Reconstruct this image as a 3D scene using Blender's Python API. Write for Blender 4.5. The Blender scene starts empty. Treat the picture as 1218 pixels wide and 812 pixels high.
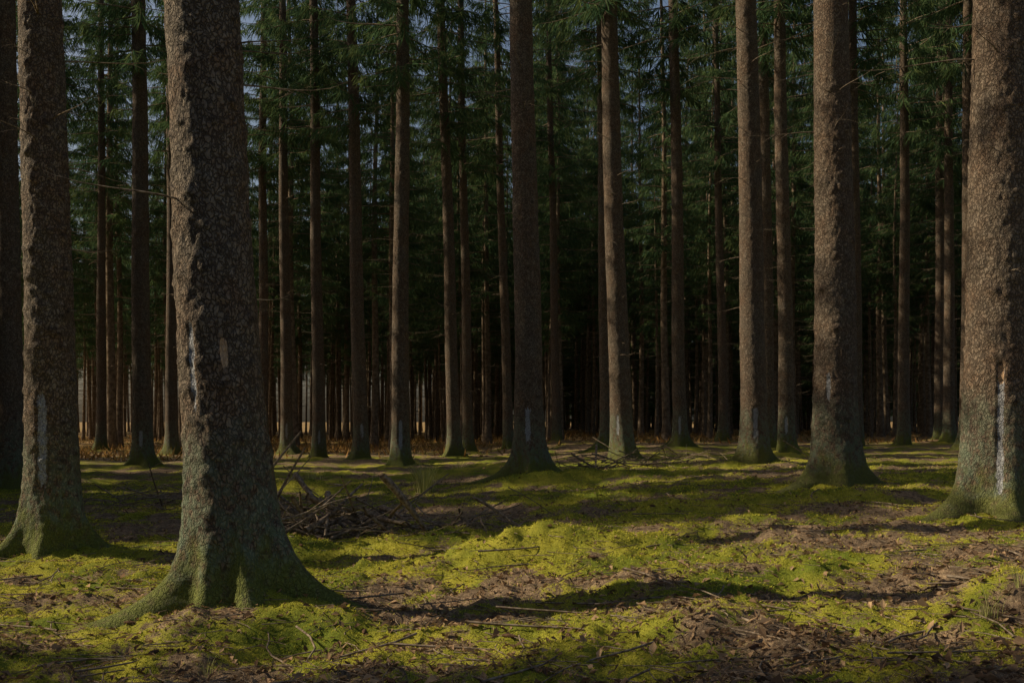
import bpy, math, numpy as np
from mathutils import Vector
R=np.random.RandomState(7)
sc=bpy.context.scene
# ------------------------------------------------------------ noise
def h3(ix,iy,iz):
    n=(ix.astype(np.int64)*374761393+iy.astype(np.int64)*668265263+iz.astype(np.int64)*2147483647)&0xffffffff
    n=((n^(n>>13))*1274126177)&0xffffffff
    n=(n^(n>>16))&0xffffffff
    return n/4294967295.0
def vn(x,y,z=None):
    x=np.asarray(x,float);y=np.asarray(y,float)
    z=np.zeros_like(x) if z is None else np.asarray(z,float)+0*x
    ix,iy,iz=np.floor(x),np.floor(y),np.floor(z)
    fx,fy,fz=x-ix,y-iy,z-iz
    fx=fx*fx*(3-2*fx);fy=fy*fy*(3-2*fy);fz=fz*fz*(3-2*fz)
    r=0
    for dx in(0,1):
        for dy in(0,1):
            for dz in(0,1):
                r=r+h3(ix+dx,iy+dy,iz+dz)*(fx if dx else 1-fx)*(fy if dy else 1-fy)*(fz if dz else 1-fz)
    return r*2-1
def fbm(x,y,o=4,z=None):
    a=1;r=0;s=0
    for i in range(o):
        r=r+a*vn(x*2**i+17.3*i,y*2**i-9.1*i,None if z is None else z*2**i);s+=a;a*=.5
    return r/s
def sst(a,b,x):
    t=np.clip((x-a)/(b-a),0,1);return t*t*(3-2*t)
# ------------------------------------------------------------ mesh helpers
def mk_mesh(name,V,F,mats,mi=None,smooth=True,attrs=None):
    V=np.asarray(V,np.float32);F=np.asarray(F,np.int32);k=F.shape[1]
    me=bpy.data.meshes.new(name)
    me.vertices.add(len(V));me.vertices.foreach_set('co',V.ravel())
    me.loops.add(F.size);me.loops.foreach_set('vertex_index',F.ravel())
    me.polygons.add(len(F));me.polygons.foreach_set('loop_start',np.arange(0,F.size,k,dtype=np.int32))
    if mi is not None: me.polygons.foreach_set('material_index',np.asarray(mi,np.int32))
    me.polygons.foreach_set('use_smooth',np.full(len(F),smooth))
    me.update(calc_edges=True)
    for m in mats: me.materials.append(m)
    if attrs:
        for n,a in attrs.items():
            at=me.attributes.new(n,'FLOAT','POINT');at.data.foreach_set('value',np.asarray(a,np.float32))
    return me
def add(name,data,loc=(0,0,0),parent=None,rz=0,s=1):
    o=bpy.data.objects.new(name,data);sc.collection.objects.link(o)
    o.location=loc;o.rotation_euler=(0,0,rz);o.scale=(s,s,s)
    if parent: o.parent=parent
    return o
class Acc:
    def __init__(s): s.V=[];s.F=[];s.M=[];s.T=[];s.n=0
    def put(s,V,F,m=0,t=0.):
        V=np.asarray(V);F=np.asarray(F);s.V.append(V);s.F.append(F+s.n);s.M.append(np.full(len(F),m));s.T.append(np.full(len(V),t) if np.isscalar(t) else t);s.n+=len(V)
    def get(s): return np.concatenate(s.V),np.concatenate(s.F),np.concatenate(s.M),np.concatenate(s.T)
def tube(P,r,k=5):
    P=np.asarray(P,float);n=len(P);r=np.asarray(r)
    T=np.gradient(P,axis=0);T/=np.linalg.norm(T,axis=1)[:,None]+1e-9
    up=np.array([0,0,1.]) if abs(T[0,2])<.8 else np.array([1.,0,0])
    A=np.cross(T,up);A/=np.linalg.norm(A,axis=1)[:,None]+1e-9
    B=np.cross(T,A);th=np.arange(k)*2*math.pi/k
    V=P[:,None]+r[:,None,None]*(np.cos(th)[None,:,None]*A[:,None]+np.sin(th)[None,:,None]*B[:,None])
    i=np.arange(n-1)[:,None]*k;j=np.arange(k)[None];j2=(j+1)%k
    F=np.stack([i+j,i+j2,i+k+j2,i+k+j],-1).reshape(-1,4)
    return V.reshape(-1,3),F
# ------------------------------------------------------------ node helpers
class NT:
    def __init__(s,name):
        s.m=bpy.data.materials.new(name);s.m.use_nodes=True;s.t=s.m.node_tree;s.t.nodes.clear()
        s.out=s.n('ShaderNodeOutputMaterial')
    def n(s,t,**k):
        x=s.t.nodes.new(t)
        for a,b in k.items(): setattr(x,a,b)
        return x
    def l(s,a,b): s.t.links.new(a,b)
    def val(s,sock,v):
        if isinstance(v,bpy.types.NodeSocket): s.l(v,sock)
        else: sock.default_value=v
    def math(s,op,a,b=0.,clamp=False):
        x=s.n('ShaderNodeMath',operation=op,use_clamp=clamp);s.val(x.inputs[0],a);s.val(x.inputs[1],b);return x.outputs[0]
    def mix(s,f,a,b,bt='MIX'):
        x=s.n('ShaderNodeMix',data_type='RGBA',blend_type=bt);s.val(x.inputs[0],f)
        s.val(x.inputs[6],a if isinstance(a,bpy.types.NodeSocket) else (*a,1));s.val(x.inputs[7],b if isinstance(b,bpy.types.NodeSocket) else (*b,1));return x.outputs[2]
    def noise(s,co,sc_,det=4,rough=.6):
        x=s.n('ShaderNodeTexNoise');s.l(co,x.inputs['Vector']);x.inputs['Scale'].default_value=sc_;x.inputs['Detail'].default_value=det;x.inputs['Roughness'].default_value=rough;return x.outputs['Fac']
    def map(s,co,scale):
        x=s.n('ShaderNodeMapping');s.l(co,x.inputs[0]);x.inputs['Scale'].default_value=scale;return x.outputs[0]
    def rng(s,v,a,b,c=0.,d=1.):
        x=s.n('ShaderNodeMapRange',interpolation_type='SMOOTHSTEP');s.val(x.inputs[0],v)
        for i,q in enumerate((a,b,c,d)): x.inputs[i+1].default_value=q
        return x.outputs[0]
    def attr(s,n): return s.n('ShaderNodeAttribute',attribute_name=n).outputs['Fac']
    def bsdf(s,col,rough=.9,bump=None,bs=.5,bd=.01,spec=.25):
        b=s.n('ShaderNodeBsdfPrincipled');s.val(b.inputs['Base Color'],col if isinstance(col,bpy.types.NodeSocket) else (*col,1))
        s.val(b.inputs['Roughness'],rough);b.inputs['Specular IOR Level'].default_value=spec
        if bump is not None:
            u=s.n('ShaderNodeBump');s.l(bump,u.inputs['Height']);u.inputs['Strength'].default_value=bs;u.inputs['Distance'].default_value=bd;s.l(u.outputs[0],b.inputs['Normal'])
        s.l(b.outputs[0],s.out.inputs[0]);return b
# bark
def bark_mat(name):
    t=NT(name);co=t.n('ShaderNodeTexCoord').outputs['Object']
    oi=t.n('ShaderNodeObjectInfo').outputs['Random']
    big=t.noise(co,2.2,4);fine=t.noise(co,75,4,.75);med=t.noise(t.map(co,(1,1,.8)),16,4,.65)
    ms=t.map(co,(1,1,.65))
    v=t.n('ShaderNodeTexVoronoi',feature='DISTANCE_TO_EDGE');wp=t.n('ShaderNodeVectorMath',operation='ADD')
    nz=t.n('ShaderNodeTexNoise');t.l(ms,nz.inputs['Vector']);nz.inputs['Scale'].default_value=26;nz.inputs['Detail'].default_value=3
    ws=t.n('ShaderNodeVectorMath',operation='SCALE');t.l(nz.outputs['Color'],ws.inputs[0]);ws.inputs['Scale'].default_value=.075
    t.l(ms,wp.inputs[0]);t.l(ws.outputs[0],wp.inputs[1]);t.l(wp.outputs[0],v.inputs['Vector']);v.inputs['Scale'].default_value=34
    crack=t.rng(v.outputs['Distance'],0,.20)
    c=t.mix(t.rng(big,.35,.65),(.245,.155,.100),(.225,.182,.140))
    c=t.mix(t.rng(med,.44,.68,0,.65),c,(.38,.31,.24))
    c=t.mix(t.rng(med,.30,.46,.6,0),c,(.11,.074,.052))
    c=t.mix(t.rng(fine,.35,.60,.45,.0),c,(.070,.046,.033))
    c=t.mix(t.math('MULTIPLY',t.math('SUBTRACT',1.,crack),.75),c,(.033,.023,.017))
    sx=t.n('ShaderNodeSeparateXYZ');t.l(co,sx.inputs[0]);z=sx.outputs[2]
    alg=t.math('MULTIPLY',t.rng(t.math('ADD',z,t.math('MULTIPLY',big,-1.2)),-.25,.75,1.,0.),t.rng(med,.35,.6))
    c=t.mix(t.math('MULTIPLY',alg,.8),c,(.15,.215,.14))
    st=t.noise(t.map(co,(9,9,4)),1,4)
    ms_=t.rng(t.math('ADD',z,t.math('MULTIPLY',st,-1.05)),-.45,-.06,1.,0.)
    c=t.mix(t.math('MULTIPLY',ms_,t.rng(med,.3,.5,.45,.95)),c,t.mix(fine,(.05,.070,.014),(.24,.26,.04)))
    sca=t.attr('scar')
    c=t.mix(t.math('MULTIPLY',sca,.85),c,(.025,.017,.013))
    w=t.attr('wound')
    wn=t.noise(t.map(co,(34,34,9)),1,5,.75)
    wm=t.rng(t.math('ADD',w,t.math('MULTIPLY',t.math('SUBTRACT',wn,.5),2.4)),.45,.75)
    wc=t.mix(t.rng(fine,.35,.6),(.22,.22,.24),(.60,.63,.70))
    c=t.mix(t.math('MULTIPLY',wm,.8),c,wc)
    w2=t.attr('wood');c=t.mix(t.rng(t.math('ADD',w2,t.math('MULTIPLY',t.math('SUBTRACT',wn,.5),.9)),.40,.55),c,t.mix(st,(.50,.29,.16),(.80,.55,.35)))
    c=t.mix(t.math('MULTIPLY',oi,.3),c,(.12,.085,.062))
    h=t.math('ADD',t.math('MULTIPLY',crack,.9),t.math('MULTIPLY',fine,.5))
    h=t.math('ADD',h,t.math('MULTIPLY',med,1.4))
    t.bsdf(c,.85,h,.9,.015,.2);return t.m
BARK=bark_mat('spruce_bark')
def simple(name,c1,c2,sc_=20,rough=.9,tint=None,trans=0.,det=3):
    t=NT(name);co=t.n('ShaderNodeTexCoord').outputs['Object']
    c=t.mix(t.rng(t.noise(co,sc_,det),.3,.7),c1,c2)
    if tint: c=t.mix(t.attr('tint'),c,tint)
    if trans:
        d=t.n('ShaderNodeBsdfDiffuse');tr=t.n('ShaderNodeBsdfTranslucent');mx=t.n('ShaderNodeMixShader')
        t.l(c,d.inputs[0]);t.l(c,tr.inputs[0]);mx.inputs[0].default_value=trans;t.l(d.outputs[0],mx.inputs[1]);t.l(tr.outputs[0],mx.inputs[2]);t.l(mx.outputs[0],t.out.inputs[0])
    else:
        d=t.n('ShaderNodeBsdfDiffuse');t.l(c,d.inputs[0]);t.l(d.outputs[0],t.out.inputs[0])
    return t.m
DBARK=simple('distant_spruce_bark',(.105,.075,.052),(.26,.20,.148),7)
NEEDLE=simple('spruce_needles',(.056,.115,.062),(.086,.140,.062),.9,tint=(.16,.18,.06),trans=.35,det=1)
TWIG=simple('dead_wood',(.10,.072,.052),(.30,.24,.185),30)
LEAF=simple('dry_leaves',(.24,.145,.085),(.54,.37,.22),9,tint=(.09,.057,.038),trans=.2)
MOSSB=simple('moss_fronds',(.22,.265,.026),(.56,.50,.06),1.7,tint=(.62,.54,.11),trans=.25)
STRAW=simple('dry_grass',(.45,.42,.16),(.66,.60,.30),9,tint=(.30,.33,.09),trans=.3)
BRACK=simple('dry_bracken_fronds',(.26,.13,.05),(.46,.27,.10),.6,tint=(.12,.12,.04),trans=.3)
CONE=simple('cone_scales',(.06,.038,.025),(.15,.09,.06),90)
# ------------------------------------------------------------ trees table (x,y,radius,lean,detail,root lobes,wounds,wood)
trees=[
 (-1.71,6.3,.252,'A',3,[(-.22,1.3,.32),(.7,.5,.3),(-1.20,.55,.27),(-2.75,1.05,.36),(2.3,.6,.4),(1.6,.5,.3),(-1.95,.5,.24)],[(-.72,1.15,1.72,.13)],[(.12,1.42,1.62,.11)]),
 (-4.32,9.4,.225,-.024,3,[(-.2,1.,.3),(-1.3,.5,.3),(-2.6,.9,.35),(1.5,.5,.4)],[(-.35,.55,1.45,.28)],[]),
 (-8.53,17,.20,-.015,2,None,[],[]),
 (-9.64,26,.245,-.010,2,None,[(-.2,.4,.9,.3)],[]),
 (-11.6,34,.21,-.004,1,None,[],[]),(-9.5,38,.20,.0,1,None,[],[]),(-8.15,36,.215,-.01,1,None,[(0,.5,1.1,.3)],[]),
 (-6.2,32,.205,-.013,1,None,[(0,.4,.9,.3)],[]),(-4.7,31,.235,-.022,1,None,[(.2,.6,1.1,.3)],[]),(-3.03,27,.24,.005,2,None,[(0,.4,1.2,.35)],[]),
 (-1.9,33,.22,-.03,1,None,[],[]),(-1.58,36,.19,-.018,1,None,[],[]),(-.13,38,.19,-.03,1,None,[],[]),
 (.31,17.4,.245,-.017,2,[(-.12,1.7,.28),(-3.0,1.4,.33),(-1.4,.7,.3),(1.,.6,.4)],[(-.1,.55,1.2,.3)],[]),
 (2.54,23,.25,-.03,2,None,[(-.3,.5,1.0,.2)],[]),(2.86,30,.19,-.015,1,None,[],[]),(4.9,29,.20,-.015,1,None,[(0,.3,.9,.3)],[]),
 (4.76,19.5,.25,-.02,2,None,[(.1,.4,1.05,.3)],[]),(7.2,28,.19,-.01,1,None,[],[]),(6.9,25,.19,-.016,2,None,[(0,.4,.9,.3)],[]),
 (4.05,12.5,.258,-.004,3,[(-.4,.8,.35),(-2.7,.9,.35),(1.2,.5,.4),(-1.5,.5,.3)],[(-.3,.95,1.35,.16)],[]),
 (4.33,8.9,.285,.02,3,[(-2.9,1.1,.35),(-1.8,.8,.28),(-.5,.8,.35),(1.,.5,.4)],[(.05,.15,1.3,.15)],[(.05,1.12,1.3,.10)]),
 (13,33,.19,.0,1,None,[],[]),(15.8,36,.20,.0,1,None,[],[]),(10.4,30,.18,-.01,1,None,[],[]),(8.5,40,.19,-.02,1,None,[],[]),
 (11.9,37,.19,-.01,1,None,[],[]),(-16.5,40,.2,0,1,None,[],[]),(1.9,42,.19,-.02,1,None,[],[]),(17.6,41,.2,0,1,None,[],[]),
 (-14.4,31,.17,0,1,None,[],[]),(12.1,26.5,.17,.004,1,None,[],[]),
]
# ------------------------------------------------------------ terrain
mounds=[(.25,8.3,.8,.45,.22),(4.6,7.9,.5,.4,.16),(-.6,7.4,.6,.3,.08),(1.6,6.5,.9,.4,.07),(2.5,5.1,.45,.25,.20),(-3.7,6.8,.9,.5,.08),(1.2,17.0,1.6,.4,.16),(-4,17.5,1.2,.5,.14),(-2.6,9.8,1,.5,.10),(3,11,1.4,.6,.14),(-1.6,21,1.6,.5,.18),(2.2,9.2,.8,.35,.10),(-.9,10,.9,.3,.08),(1.5,13.6,1.2,.4,.12),(5.6,14.5,1.2,.5,.12)]
def gbase(x): return .38*sst(-3.,4.5,x)
def gz(x,y,sw=True):
    x=np.asarray(x,float);y=np.asarray(y,float)
    z=gbase(x)+.07*fbm(x*.45+3,y*.45,3)
    for a,b,c,d,h in mounds: z=z+h*np.exp(-((x-a)/c)**2-((y-b)/d)**2)
    far=np.exp(-np.maximum(np.hypot(x,y)-3,0)/40)
    if sw:
        for t in trees: z=z+.10*np.exp(-((x-t[0])**2+(y-t[1])**2)/.36)
        c=fbm(x*1.7,y*1.7+5,3);z=z+far*.11*c
        z=z+far*.085*(np.abs(fbm(x*3.3,y*3.3+9,3))-.15)
        z=z+far*.022*fbm(x*12,y*12,2)+far*.009*fbm(x*40,y*40,1)
    return z
def mossf(x,y):
    m=.56+.60*fbm(x*.75+31,y*.75,3)+1.05*fbm(x*3.1,y*3.1,4)
    m=m-.65*np.exp(-((x+1.9)/1.7)**2-((y-12.2)/1.2)**2)-.15*np.exp(-((x-3)/1.6)**2-((y-5.2)/.8)**2)
    m=m-.30*sst(22,38,y)
    for a,b,c,d,h in mounds: m=m+h*4*np.exp(-((x-a)/c)**2-((y-b)/d)**2)
    for t in trees: m=m+.5*np.exp(-((x-t[0])**2+(y-t[1])**2)/.5)
    return np.clip(m,0,1)
def axis(start,s0,g,end):
    v=[start]
    while v[-1]<end: v.append(v[-1]+max(s0,g*abs(v[-1])))
    return np.array(v)
ya=axis(2.6,.020,.009,700);yb=-axis(0,.15,.25,700)[::-1]
ys=np.concatenate([yb[:-1],np.arange(0,2.6,.1),ya])
xp=axis(0,.026,.012,700);xs=np.concatenate([-xp[::-1][:-1],xp])
X,Y=np.meshgrid(xs,ys);Z=gz(X,Y)
nx,ny=len(xs),len(ys)
i=(np.arange(ny-1)[:,None]*nx+np.arange(nx-1)[None]).ravel()
F=np.stack([i,i+1,i+nx+1,i+nx],-1)
def ground_mat():
    t=NT('forest_floor');co=t.n('ShaderNodeTexCoord').outputs['Object']
    m=t.attr('moss');f=t.noise(co,26,4,.7);g=t.noise(co,120,3,.7);b=t.noise(co,1.3,3);vf=t.noise(co,7,3)
    mm=t.rng(t.math('ADD',m,t.math('MULTIPLY',t.math('SUBTRACT',f,.5),1.8)),.38,.66)
    moss=t.mix(t.rng(b,.35,.65),(.15,.185,.020),(.44,.39,.048))
    moss=t.mix(t.rng(g,.35,.65,0,.65),moss,(.065,.075,.016))
    lit=t.mix(t.rng(f,.35,.65),(.090,.060,.040),(.30,.205,.13))
    lit=t.mix(t.rng(g,.5,.68),lit,(.50,.37,.23))
    lit=t.mix(t.rng(vf,.4,.6,0,.5),lit,(.070,.051,.036))
    sx=t.n('ShaderNodeSeparateXYZ');t.l(co,sx.inputs[0])
    c=t.mix(mm,lit,moss)
    c=t.mix(t.math('MULTIPLY',t.rng(sx.outputs[1],30,50),.6),c,(.30,.18,.07))
    h=t.math('ADD',t.math('MULTIPLY',f,.8),t.math('MULTIPLY',g,.5))
    t.bsdf(c,.95,h,.8,.02,.1);return t.m
me=mk_mesh('ground',np.stack([X,Y,Z],-1).reshape(-1,3),F,[ground_mat()],attrs={'moss':mossf(X,Y).ravel()})
add('ground',me)
# ------------------------------------------------------------ crowns
def branch(acc,rng,z,a,L,dens,dead=False,bm=0,fm=1,r0=None,off=(0,0)):
    s=np.linspace(0,1,7)
    dr=rng.uniform(.15,.5)*(1-.3*dead);ben=rng.uniform(-.25,.25)
    ca,sa=math.cos(a),math.sin(a)
    lx=L*s;ly=L*ben*s*s
    P=np.stack([off[0]+lx*ca-ly*sa,off[1]+lx*sa+ly*ca,z+L*(.12*s-dr*s**1.6+.18*s**4)],-1)
    r0=r0 or .008+.009*L
    V,Fc=tube(P,r0*(1-.88*s),4);acc.put(V,Fc,bm)
    if dead:
        for q in range(rng.randint(1,5)):
            k=rng.randint(2,6);p=P[k];aa=a+rng.choice([-1,1])*rng.uniform(.4,1.);l=L*rng.uniform(.15,.4)
            ss=np.linspace(0,1,4)
            Q=p+np.stack([l*ss*math.cos(aa),l*ss*math.sin(aa),-l*.4*ss**1.5+0*ss],-1)
            V,Fc=tube(Q,r0*.4*(1-.8*ss),3);acc.put(V,Fc,bm)
        return
    n=int(L*dens);u=rng.uniform(.12,1,n)
    p=np.stack([np.interp(u,s,P[:,j]) for j in range(3)],-1)
    sd=rng.choice([-1,1],n)*rng.uniform(.4,1.4,n);aa=a+sd
    l=rng.uniform(.22,.75,n)*(1.15-.55*u);hang=rng.uniform(.3,2.4,n)
    d=np.stack([np.cos(aa),np.sin(aa),-hang],-1);d/=np.linalg.norm(d,axis=1)[:,None]
    q=p+d*l[:,None]
    w=np.cross(d,rng.normal(size=(n,3)));w/=np.linalg.norm(w,axis=1)[:,None];w*=(rng.uniform(.010,.021,n))[:,None]
    mid=p+(q-p)*.4
    V=np.stack([p,mid+w,q,mid-w],1).reshape(-1,3)
    Fq=np.arange(4*n).reshape(n,4)
    acc.put(V,Fq,fm,np.repeat(np.clip(rng.normal(.1,.25,n)+.25*(u>.8),0,1),4))
def crown(acc,rng,z0,H,Rm,dens,step,off=(0,0)):
    z=z0
    while z<H-.3:
        f=(z-z0)/(H-z0)
        L=Rm*(1-f)**.75*(.65+.35*min(1,f*6))
        for k in range(rng.randint(3,6)):
            if rng.rand()<.12: continue
            branch(acc,rng,z+rng.uniform(-.2,.2),rng.uniform(0,6.283),L*rng.uniform(.6,1.15)+.15,dens,off=off)
        z+=step*rng.uniform(.7,1.3)
def far_tree(seed,z0,H,Rm,r,dens,step):
    rng=np.random.RandomState(seed);acc=Acc()
    s=np.linspace(0,1,26);zz=-.3+(H+.3)*s**1.3
    rr=r*(1-.93*s**1.3)+r*.6*np.exp(-np.maximum(zz,0)/.35)
    wob=.05*np.sin(zz*.5+seed)
    P=np.stack([wob,.05*np.cos(zz*.4+seed),zz],-1)
    V,Fc=tube(P,rr,10);acc.put(V,Fc,0)
    z=2.
    while z<z0+1.5:
        for k in range(rng.randint(1,4)): branch(acc,rng,z,rng.uniform(0,6.283),rng.uniform(.2,1.5)*(.5+.5*z/z0),0,True,bm=2)
        z+=.35
    crown(acc,rng,z0,H,Rm,dens,step)
    V,F,M,T=acc.get()
    return mk_mesh('distant_spruce',V,F,[DBARK,NEEDLE,TWIG],M,attrs={'tint':T})
FT=[far_tree(1,7.5,27,2.3,.17,58,.46),far_tree(2,8.5,29,2.5,.19,58,.46),far_tree(3,6.0,25,2.2,.15,58,.44),far_tree(4,7.0,28,2.4,.17,58,.46)]
LT=[far_tree(5,2.0,20,2.3,.13,56,.36),far_tree(6,1.0,17,2.3,.12,56,.36),far_tree(7,3.5,24,2.5,.15,56,.38)]
PT=[far_tree(8,6.0,19,1.5,.10,48,.5),far_tree(9,7.0,21,1.6,.12,48,.5),far_tree(10,5.0,18,1.5,.09,48,.5)]
CR=[]
for sd in(11,12,13):
    rng=np.random.RandomState(sd);acc=Acc();crown(acc,rng,10.5,27,2.4,52,.45);V,F_,M,T=acc.get()
    CR.append(mk_mesh('spruce_crown',V,F_,[TWIG,NEEDLE],M,attrs={'tint':T}))
# ------------------------------------------------------------ detailed trees
def view_ang(x,y): return math.atan2(-y,-x)
def build_tree(k,T):
    x,y,r,lean,det,lobes,wounds,woods=T
    rng=np.random.RandomState(100+k);H=27.
    g=float(gz(x,y,False))+.07
    if lobes is None: lobes=[(rng.uniform(0,6.28),rng.uniform(.4,1.1),.33) for _ in range(5)]
    dz={3:.014,2:.03,1:.07}[det];vis={3:5.,2:10.,1:10.}[det];nt={3:168,2:72,1:28}[det]
    zz=[-.35]
    while zz[-1]<H: zz.append(zz[-1]+(dz if zz[-1]<vis else .5))
    zz=np.array(zz);th=np.arange(nt)*2*math.pi/nt
    TH,ZZ=np.meshgrid(th,zz)
    zp=np.maximum(ZZ,-.12)
    rr=r*(1.04-.044*zp+.0004*zp*zp) if det==3 else r*(1.02-.028*zp)
    rr=np.maximum(rr,.02)
    rr=rr+r*.34*np.exp(-np.maximum(zp,0)/.42)
    px,py=np.cos(TH)*r,np.sin(TH)*r
    tw=TH+.35*fbm(px*3+k,py*3,2,ZZ*1.5)
    for a,am,w in lobes:
        dd=np.angle(np.exp(1j*(tw-a)))
        rr=rr+r*am*(np.exp(-(dd/w)**2)*.60*np.exp(-zp/.28)+np.exp(-(dd/(w*.75))**2)*1.25*np.exp(-(zp+.10)/.12))
    rr=rr+.012*fbm(px*5+k*3,py*5,3,ZZ*2.0)+ (.0085*fbm(px*26+k,py*26,2,ZZ*17) if det==3 else 0)
    rr=rr+(.008*np.abs(vn(px*13+k,py*13,ZZ*9)) if det>=2 else 0)
    va=view_ang(x,y);scar=np.zeros_like(TH);wd=np.zeros_like(TH);wo=np.zeros_like(TH)
    nsc={3:150,2:60,1:0}[det]
    for q in range(nsc):
        a=rng.uniform(0,6.283);z=rng.uniform(.7,vis);sz=rng.uniform(.014,.036)
        dd=np.angle(np.exp(1j*(TH-a)))*r;e=np.exp(-(dd/sz)**2-((ZZ-z)/(sz*.55))**2)
        scar=np.maximum(scar,e);rr=rr+.013*np.exp(-(dd/(sz*1.8))**2-((ZZ-z+.012)/(sz*1.2))**2)
    for a,z0,z1,w in wounds:
        dd=np.angle(np.exp(1j*(TH-va-a)));e=np.clip(1-np.abs(dd/w),0,1)*sst(z0-.1,z0+.2,ZZ)*(1-sst(z1-.06,z1+.06,ZZ))
        wd=np.maximum(wd,e*1.3);rr=rr-.010*np.clip(e*2,0,1)
    for a,z0,z1,w in woods:
        dd=np.angle(np.exp(1j*(TH-va-a)));e=(1-sst(w*.3,w*1.3,np.abs(dd)))*sst(z0-.05,z0+.08,ZZ)*(1-sst(z1-.05,z1+.04,ZZ))
        wo=np.maximum(wo,e);rr=rr-.014*e
    if lean=='A': cx=np.interp(zz,[-.4,0,.25,.5,.8,1.3,2.3,3.9,27],[.03,.0,-.03,-.06,-.085,-.135,-.205,-.27,-.9])
    else: cx=lean*zz
    cx=cx+.02*np.sin(zz*.55+k)*np.clip(zz/3,0,1);cy=.02*np.cos(zz*.5+k*2)
    V=np.stack([cx[:,None]+rr*np.cos(TH),cy[:,None]+rr*np.sin(TH),ZZ],-1).reshape(-1,3)
    n=len(zz);ii=np.arange(n-1)[:,None]*nt;j=np.arange(nt)[None];j2=(j+1)%nt
    F=np.stack([ii+j,ii+j2,ii+nt+j2,ii+nt+j],-1).reshape(-1,4)
    acc=Acc();acc.put(V,F,0)
    nbase=len(V)
    z=1.9 if det==3 else 2.2
    while z<11.5:
        for q in range(rng.randint(1,4) if z>3 else rng.randint(0,3)):
            a=rng.uniform(0,6.283);L=rng.uniform(.05,.32) if rng.rand()<.62 else rng.uniform(.4,1.5)*(.5+.06*z)
            c=np.interp(z,zz,cx);ro=r*(1-.03*z)*.9
            branch(acc,rng,z,a,L,0,True,bm=1,r0=.0045+.0035*L,off=(c+ro*math.cos(a),ro*math.sin(a)))
        z+=rng.uniform(.15,.42)
    V,F,M,_=acc.get();pad=lambda q:np.concatenate([q.ravel(),np.zeros(len(V)-nbase)])
    me=mk_mesh('trunk',V,F,[BARK,TWIG],M,attrs={'scar':pad(scar),'wound':pad(wd),'wood':pad(wo)})
    root=add('spruce_tree',None,(x,y,g))
    add('trunk',me,parent=root)
    add('crown',CR[k%3],(float(np.interp(11,zz,cx)),0,0),root,rng.uniform(0,6.28))
for k,T in enumerate(trees): build_tree(k,T)
# ------------------------------------------------------------ forest mass
forest=add('distant_spruce_forest',None)
cnt=0
def put(x,y,lib,s=1.):
    global cnt
    o=add('distant_spruce',lib[R.randint(len(lib))],(x,y,float(gbase(np.array(x)))-.05),forest,R.uniform(0,6.28),s*R.uniform(.9,1.1));cnt+=1
    o.rotation_euler[0]=R.normal(0,.008);o.rotation_euler[1]=R.normal(0,.008)
SL=-.15
# unseen spruces added left of view: rows block sun, a gap lights the floor
for c,dens in ((-9,.8),(-5.5,.9),(-2,1.),(1.,1.),(3.2,1.),(11.4,1.),(14.4,.85),(17.6,.9),(21,.85),(25,.6),(30,.5),(36,.5)):
    x=-10.
    while x>-36:
        yy=c+SL*x+R.uniform(-.35,.35)
        if not (yy>0 and abs(x)<.53*yy+2.5) and R.rand()<dens: put(x+R.uniform(-.5,.5),yy,LT if R.rand()<.85 and c<24 else FT)
        x-=2.5
gy=-10.
while gy<124:
    st=4.8 if gy<42 else 4.0
    gx=-62.
    while gx<78:
        x=gx+R.uniform(-1,1);y=gy+R.uniform(-1,1);gx+=st
        infr=y>0 and abs(x)<.53*y+1.2
        if y<41 and (infr or x<0): continue
        if y<4: continue
        if y>0 and x>.53*y+14: continue
        if y>41 and abs(x)>.53*y+10: continue
        if y>=41:
            left=x<-.10*y
            edge=66 if left else 122
            if x<-.28*y: edge=58
            if y>edge: continue
            if R.rand()<.12: continue
        if y>78 and x>-.05*y: put(x,y,LT if R.rand()<.7 else FT)
        else: put(x,y,FT)
    gy+=st
gy=58.
while gy<110:
    gx=-.56*gy
    while gx<.02*gy:
        if not(gx<-.28*gy and R.rand()<.15): put(gx+R.uniform(-.8,.8),gy+R.uniform(-.8,.8),PT)
        gx+=2.6
    gy+=2.8
for gy in(90,97,104):
    gx=-.02*gy
    while gx<.66*gy: put(gx+R.uniform(-.7,.7),gy+R.uniform(-1,1),LT);gx+=2.9
# slender understorey poles in the middle and on the right
gy=48.
while gy<80:
    gx=-.05*gy
    while gx<.56*gy:
        put(gx+R.uniform(-1.2,1.2),gy+R.uniform(-1.2,1.2),PT);gx+=4.2
    gy+=4.4
print('forest',cnt)
# ------------------------------------------------------------ moss fronds
def scatter(n,dmin,dmax,p=1.,spread=.55):
    u=R.rand(n);d=dmin*(dmax/dmin)**(u**p);x=R.uniform(-spread,spread,n)*d*1.05;return x,d
x,y=scatter(340000,3.6,20)
keep=mossf(x,y)+.2*R.normal(size=len(x))>.52
x,y=x[keep],y[keep];n=len(x);z=gz(x,y)
sc_=np.clip(y/6,.8,2.2)
hh=R.uniform(.004,.013,n)*sc_;ww=R.uniform(.0025,.006,n)*sc_;a=R.uniform(0,6.28,n);b=R.normal(0,1.3,(n,2))
P0=np.stack([x+np.cos(a)*ww,y+np.sin(a)*ww,z-.003],-1);P1=np.stack([x-np.cos(a)*ww,y-np.sin(a)*ww,z-.003],-1)
P2=np.stack([x+b[:,0]*hh,y+b[:,1]*hh,z+hh],-1)
V=np.stack([P0,P1,P2],1).reshape(-1,3)
add('moss',mk_mesh('moss',V,np.arange(3*n).reshape(n,3),[MOSSB],smooth=False,attrs={'tint':np.repeat(np.clip(R.normal(.2,.3,n),0,1),3)}))
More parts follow.
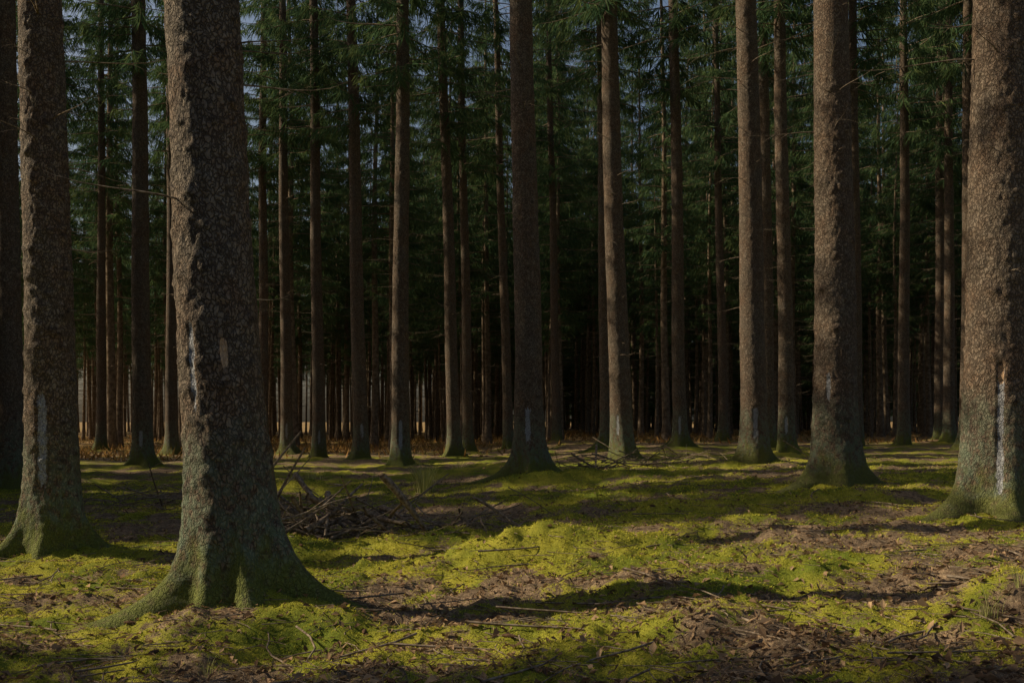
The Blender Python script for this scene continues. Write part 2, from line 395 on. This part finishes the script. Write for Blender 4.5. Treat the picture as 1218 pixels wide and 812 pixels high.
# leaves / litter
x,y=scatter(60000,3.5,24);n=len(x);keep=(R.rand(n)<.28+1.0*(1-mossf(x,y))**1.2);x,y=x[keep],y[keep];n=len(x);z=gz(x,y)+.011
s=.007+.028*R.rand(n)**2.2;a=R.uniform(0,6.28,n);t=R.normal(0,.40,(n,2))
u=np.stack([np.cos(a),np.sin(a),t[:,0]],-1)*s[:,None];v=np.stack([-np.sin(a),np.cos(a),t[:,1]],-1)*(s*R.uniform(.2,.65,n))[:,None]
c=np.stack([x,y,z],-1);lift=np.zeros((n,3));lift[:,2]=s*R.uniform(.1,.5,n)
V=np.stack([c-u,c-.2*u+v+lift,c+u,c-.2*u-v+lift],1).reshape(-1,3)
f=np.arange(4*n).reshape(n,4);F=np.concatenate([f[:,[0,1,2]],f[:,[0,2,3]]])
add('leaf_litter',mk_mesh('leaf_litter',V,F,[LEAF],smooth=False,attrs={'tint':np.repeat(R.rand(n)**1.2,4)}))
# fallen twigs
acc=Acc();x,y=scatter(2600,3.6,24)
for q in range(len(x)):
    L=R.uniform(.05,.35) if R.rand()<.88 else R.uniform(.35,1.0);a=R.uniform(0,6.28);s=np.linspace(-.5,.5,6)
    px=x[q]+L*s*math.cos(a)+.06*L*np.sin(s*6+q);py=y[q]+L*s*math.sin(a);pz=gz(px,py).mean()+.012+L*R.normal(0,.06)*s
    V,F=tube(np.stack([px,py,pz],-1),(.0018+.006*L)*(1-.5*(s+.5)),4);acc.put(V,F)
V,F,M,_=acc.get();add('fallen_twigs',mk_mesh('fallen_twigs',V,F,[TWIG]))
# cones
acc=Acc();x,y=scatter(70,3.7,12)
for q in range(len(x)):
    L=R.uniform(.06,.10);a=R.uniform(0,6.28);s=np.linspace(0,1,17)
    rad=.011*np.sin(np.pi*np.clip(s*.93+.04,0,1))**.6*(1+.22*(np.arange(17)%2))
    P=np.stack([x[q]+L*(s-.5)*math.cos(a),y[q]+L*(s-.5)*math.sin(a),float(gz(x[q],y[q]))+.008+0*s],-1)
    V,F=tube(P,rad,9);acc.put(V,F)
V,F,M,_=acc.get();add('spruce_cones',mk_mesh('spruce_cones',V,F,[CONE]))
# brush piles
def pile(cx,cy,sx,sy,n,hmax,Lm,rm,seed,tl=.35):
    rng=np.random.RandomState(seed);acc=Acc()
    for q in range(n):
        L=rng.uniform(.3,1)*Lm;a=rng.normal(0,.9);x0=cx+rng.normal(0,sx);y0=cy+rng.normal(0,sy)
        s=np.linspace(-.5,.5,9);tilt=rng.normal(0,tl)
        px=x0+L*s*math.cos(a);py=y0+L*s*math.sin(a)+.05*L*np.sin(s*5+q)
        lift=rng.uniform(0,1)*hmax*math.exp(-((x0-cx)/sx)**2*.4)
        pz=float(gz(x0,y0))+.02+lift+L*tilt*s+.05*L*np.sin(s*4+q*2)
        r=rng.uniform(.25,1)**2*rm
        P=np.stack([px,py,np.maximum(pz,gz(px,py)-.01)],-1);V,F=tube(P,r*(1-.7*(s+.5)),6);acc.put(V,F)
        for w in range(rng.randint(1,5)):
            k=rng.randint(2,8);l=L*rng.uniform(.1,.35);aa=a+rng.choice([-1,1])*rng.uniform(.4,1.1);ss=np.linspace(0,1,5)
            Q=P[k]+np.stack([l*ss*math.cos(aa),l*ss*math.sin(aa),l*rng.uniform(-.2,.7)*ss],-1)
            V,F=tube(Q,r*.4*(1-.8*ss),4);acc.put(V,F)
    V,F,M,_=acc.get();add('brush_pile',mk_mesh('brush_pile',V,F,[TWIG]))
pile(-1.95,10.6,.6,.35,75,.34,1.5,.040,1,.5)
pile(-5.0,14,.9,.4,50,.25,1.5,.02,2)
pile(1.9,20.5,.8,.5,45,.22,1.4,.026,3)
pile(-.6,10.5,.7,.4,45,.08,1.1,.018,4)
pile(3.6,22,1.2,.4,30,.12,1.5,.02,5)
# grass tufts
def tuft(x,y,n,h,sp,seed):
    rng=np.random.RandomState(seed);acc=Acc();g=float(gz(x,y))
    for q in range(n):
        a=rng.uniform(0,6.28);l=h*rng.uniform(.4,1);o=rng.uniform(0,sp);s=np.linspace(0,1,6);be=rng.uniform(.1,.7)
        P=np.stack([(o+l*be*s**2)*math.cos(a),(o+l*be*s**2)*math.sin(a),l*(s-.25*be*s**3)],-1)
        W=np.array([-math.sin(a),math.cos(a),0])*.0055*(h/.4);w=(1-.9*s)[:,None]*W
        V=np.concatenate([P-w,P+w]);i=np.arange(5);acc.put(V,np.stack([i,i+1,i+7,i+6],-1),0,rng.rand())
    V,F,M,T=acc.get();add('grass_tuft',mk_mesh('grass_tuft',V,F,[STRAW],attrs={'tint':T}),(x,y,g))
tuft(-1.5,17.0,190,.6,.2,1);tuft(2.28,4.75,26,.22,.06,2);tuft(-1.2,22,60,.35,.2,3);tuft(-1.5,4.9,25,.12,.06,4);tuft(2.5,4.9,18,.16,.05,5);tuft(-4.2,21,60,.3,.3,6)
# bracken band under the far trees
n=30000;y=R.uniform(31,75,n);x=R.uniform(-.6,.6,n)*y
k=(fbm(x*.15,y*.15,3)+.35*(x<2)+R.normal(0,.2,n))>.2;x,y=x[k],y[k];n=len(x);z=gz(x,y)
h=R.uniform(.06,.34,n);w=R.uniform(.02,.05,n);a=R.uniform(0,6.28,n);b=R.normal(0,.7,(n,2))
V=np.stack([np.stack([x+np.cos(a)*w,y+np.sin(a)*w,z-.02],-1),np.stack([x-np.cos(a)*w,y-np.sin(a)*w,z-.02],-1),np.stack([x+b[:,0]*h,y+b[:,1]*h,z+h],-1)],1).reshape(-1,3)
add('dry_bracken',mk_mesh('dry_bracken',V,np.arange(3*n).reshape(n,3),[BRACK],smooth=False,attrs={'tint':np.repeat(np.clip(R.normal(.2,.3,n),0,1),3)}))
# ------------------------------------------------------------ light
E=math.radians(34);al=math.atan2(-SL,-1)
s=Vector((math.cos(E)*math.cos(al),math.cos(E)*math.sin(al),math.sin(E)))
L=bpy.data.lights.new('sun','SUN');L.energy=5;L.angle=math.radians(.5);L.color=(1,.86,.60)
lo=add('sun',L,(-20,0,20));lo.rotation_euler=s.to_track_quat('Z','Y').to_euler()
w=bpy.data.worlds.new('World');sc.world=w;w.use_nodes=True;nt=w.node_tree
sky=nt.nodes.new('ShaderNodeTexSky');sky.sky_type='NISHITA';sky.sun_disc=False;sky.sun_elevation=E;sky.sun_rotation=math.atan2(s.x,s.y)%(2*math.pi);sky.dust_density=4
bg=nt.nodes['Background'];nt.links.new(sky.outputs[0],bg.inputs[0]);bg.inputs[1].default_value=.085
# ------------------------------------------------------------ camera
cam=bpy.data.cameras.new('camera');co=add('camera',cam,(0,0,1.25));co.rotation_euler=(math.radians(90),0,0)
cam.lens=35;cam.sensor_width=36;cam.shift_y=.077;cam.clip_end=2000;sc.camera=co
sc.view_settings.view_transform='Standard';sc.view_settings.look='None';sc.view_settings.exposure=0
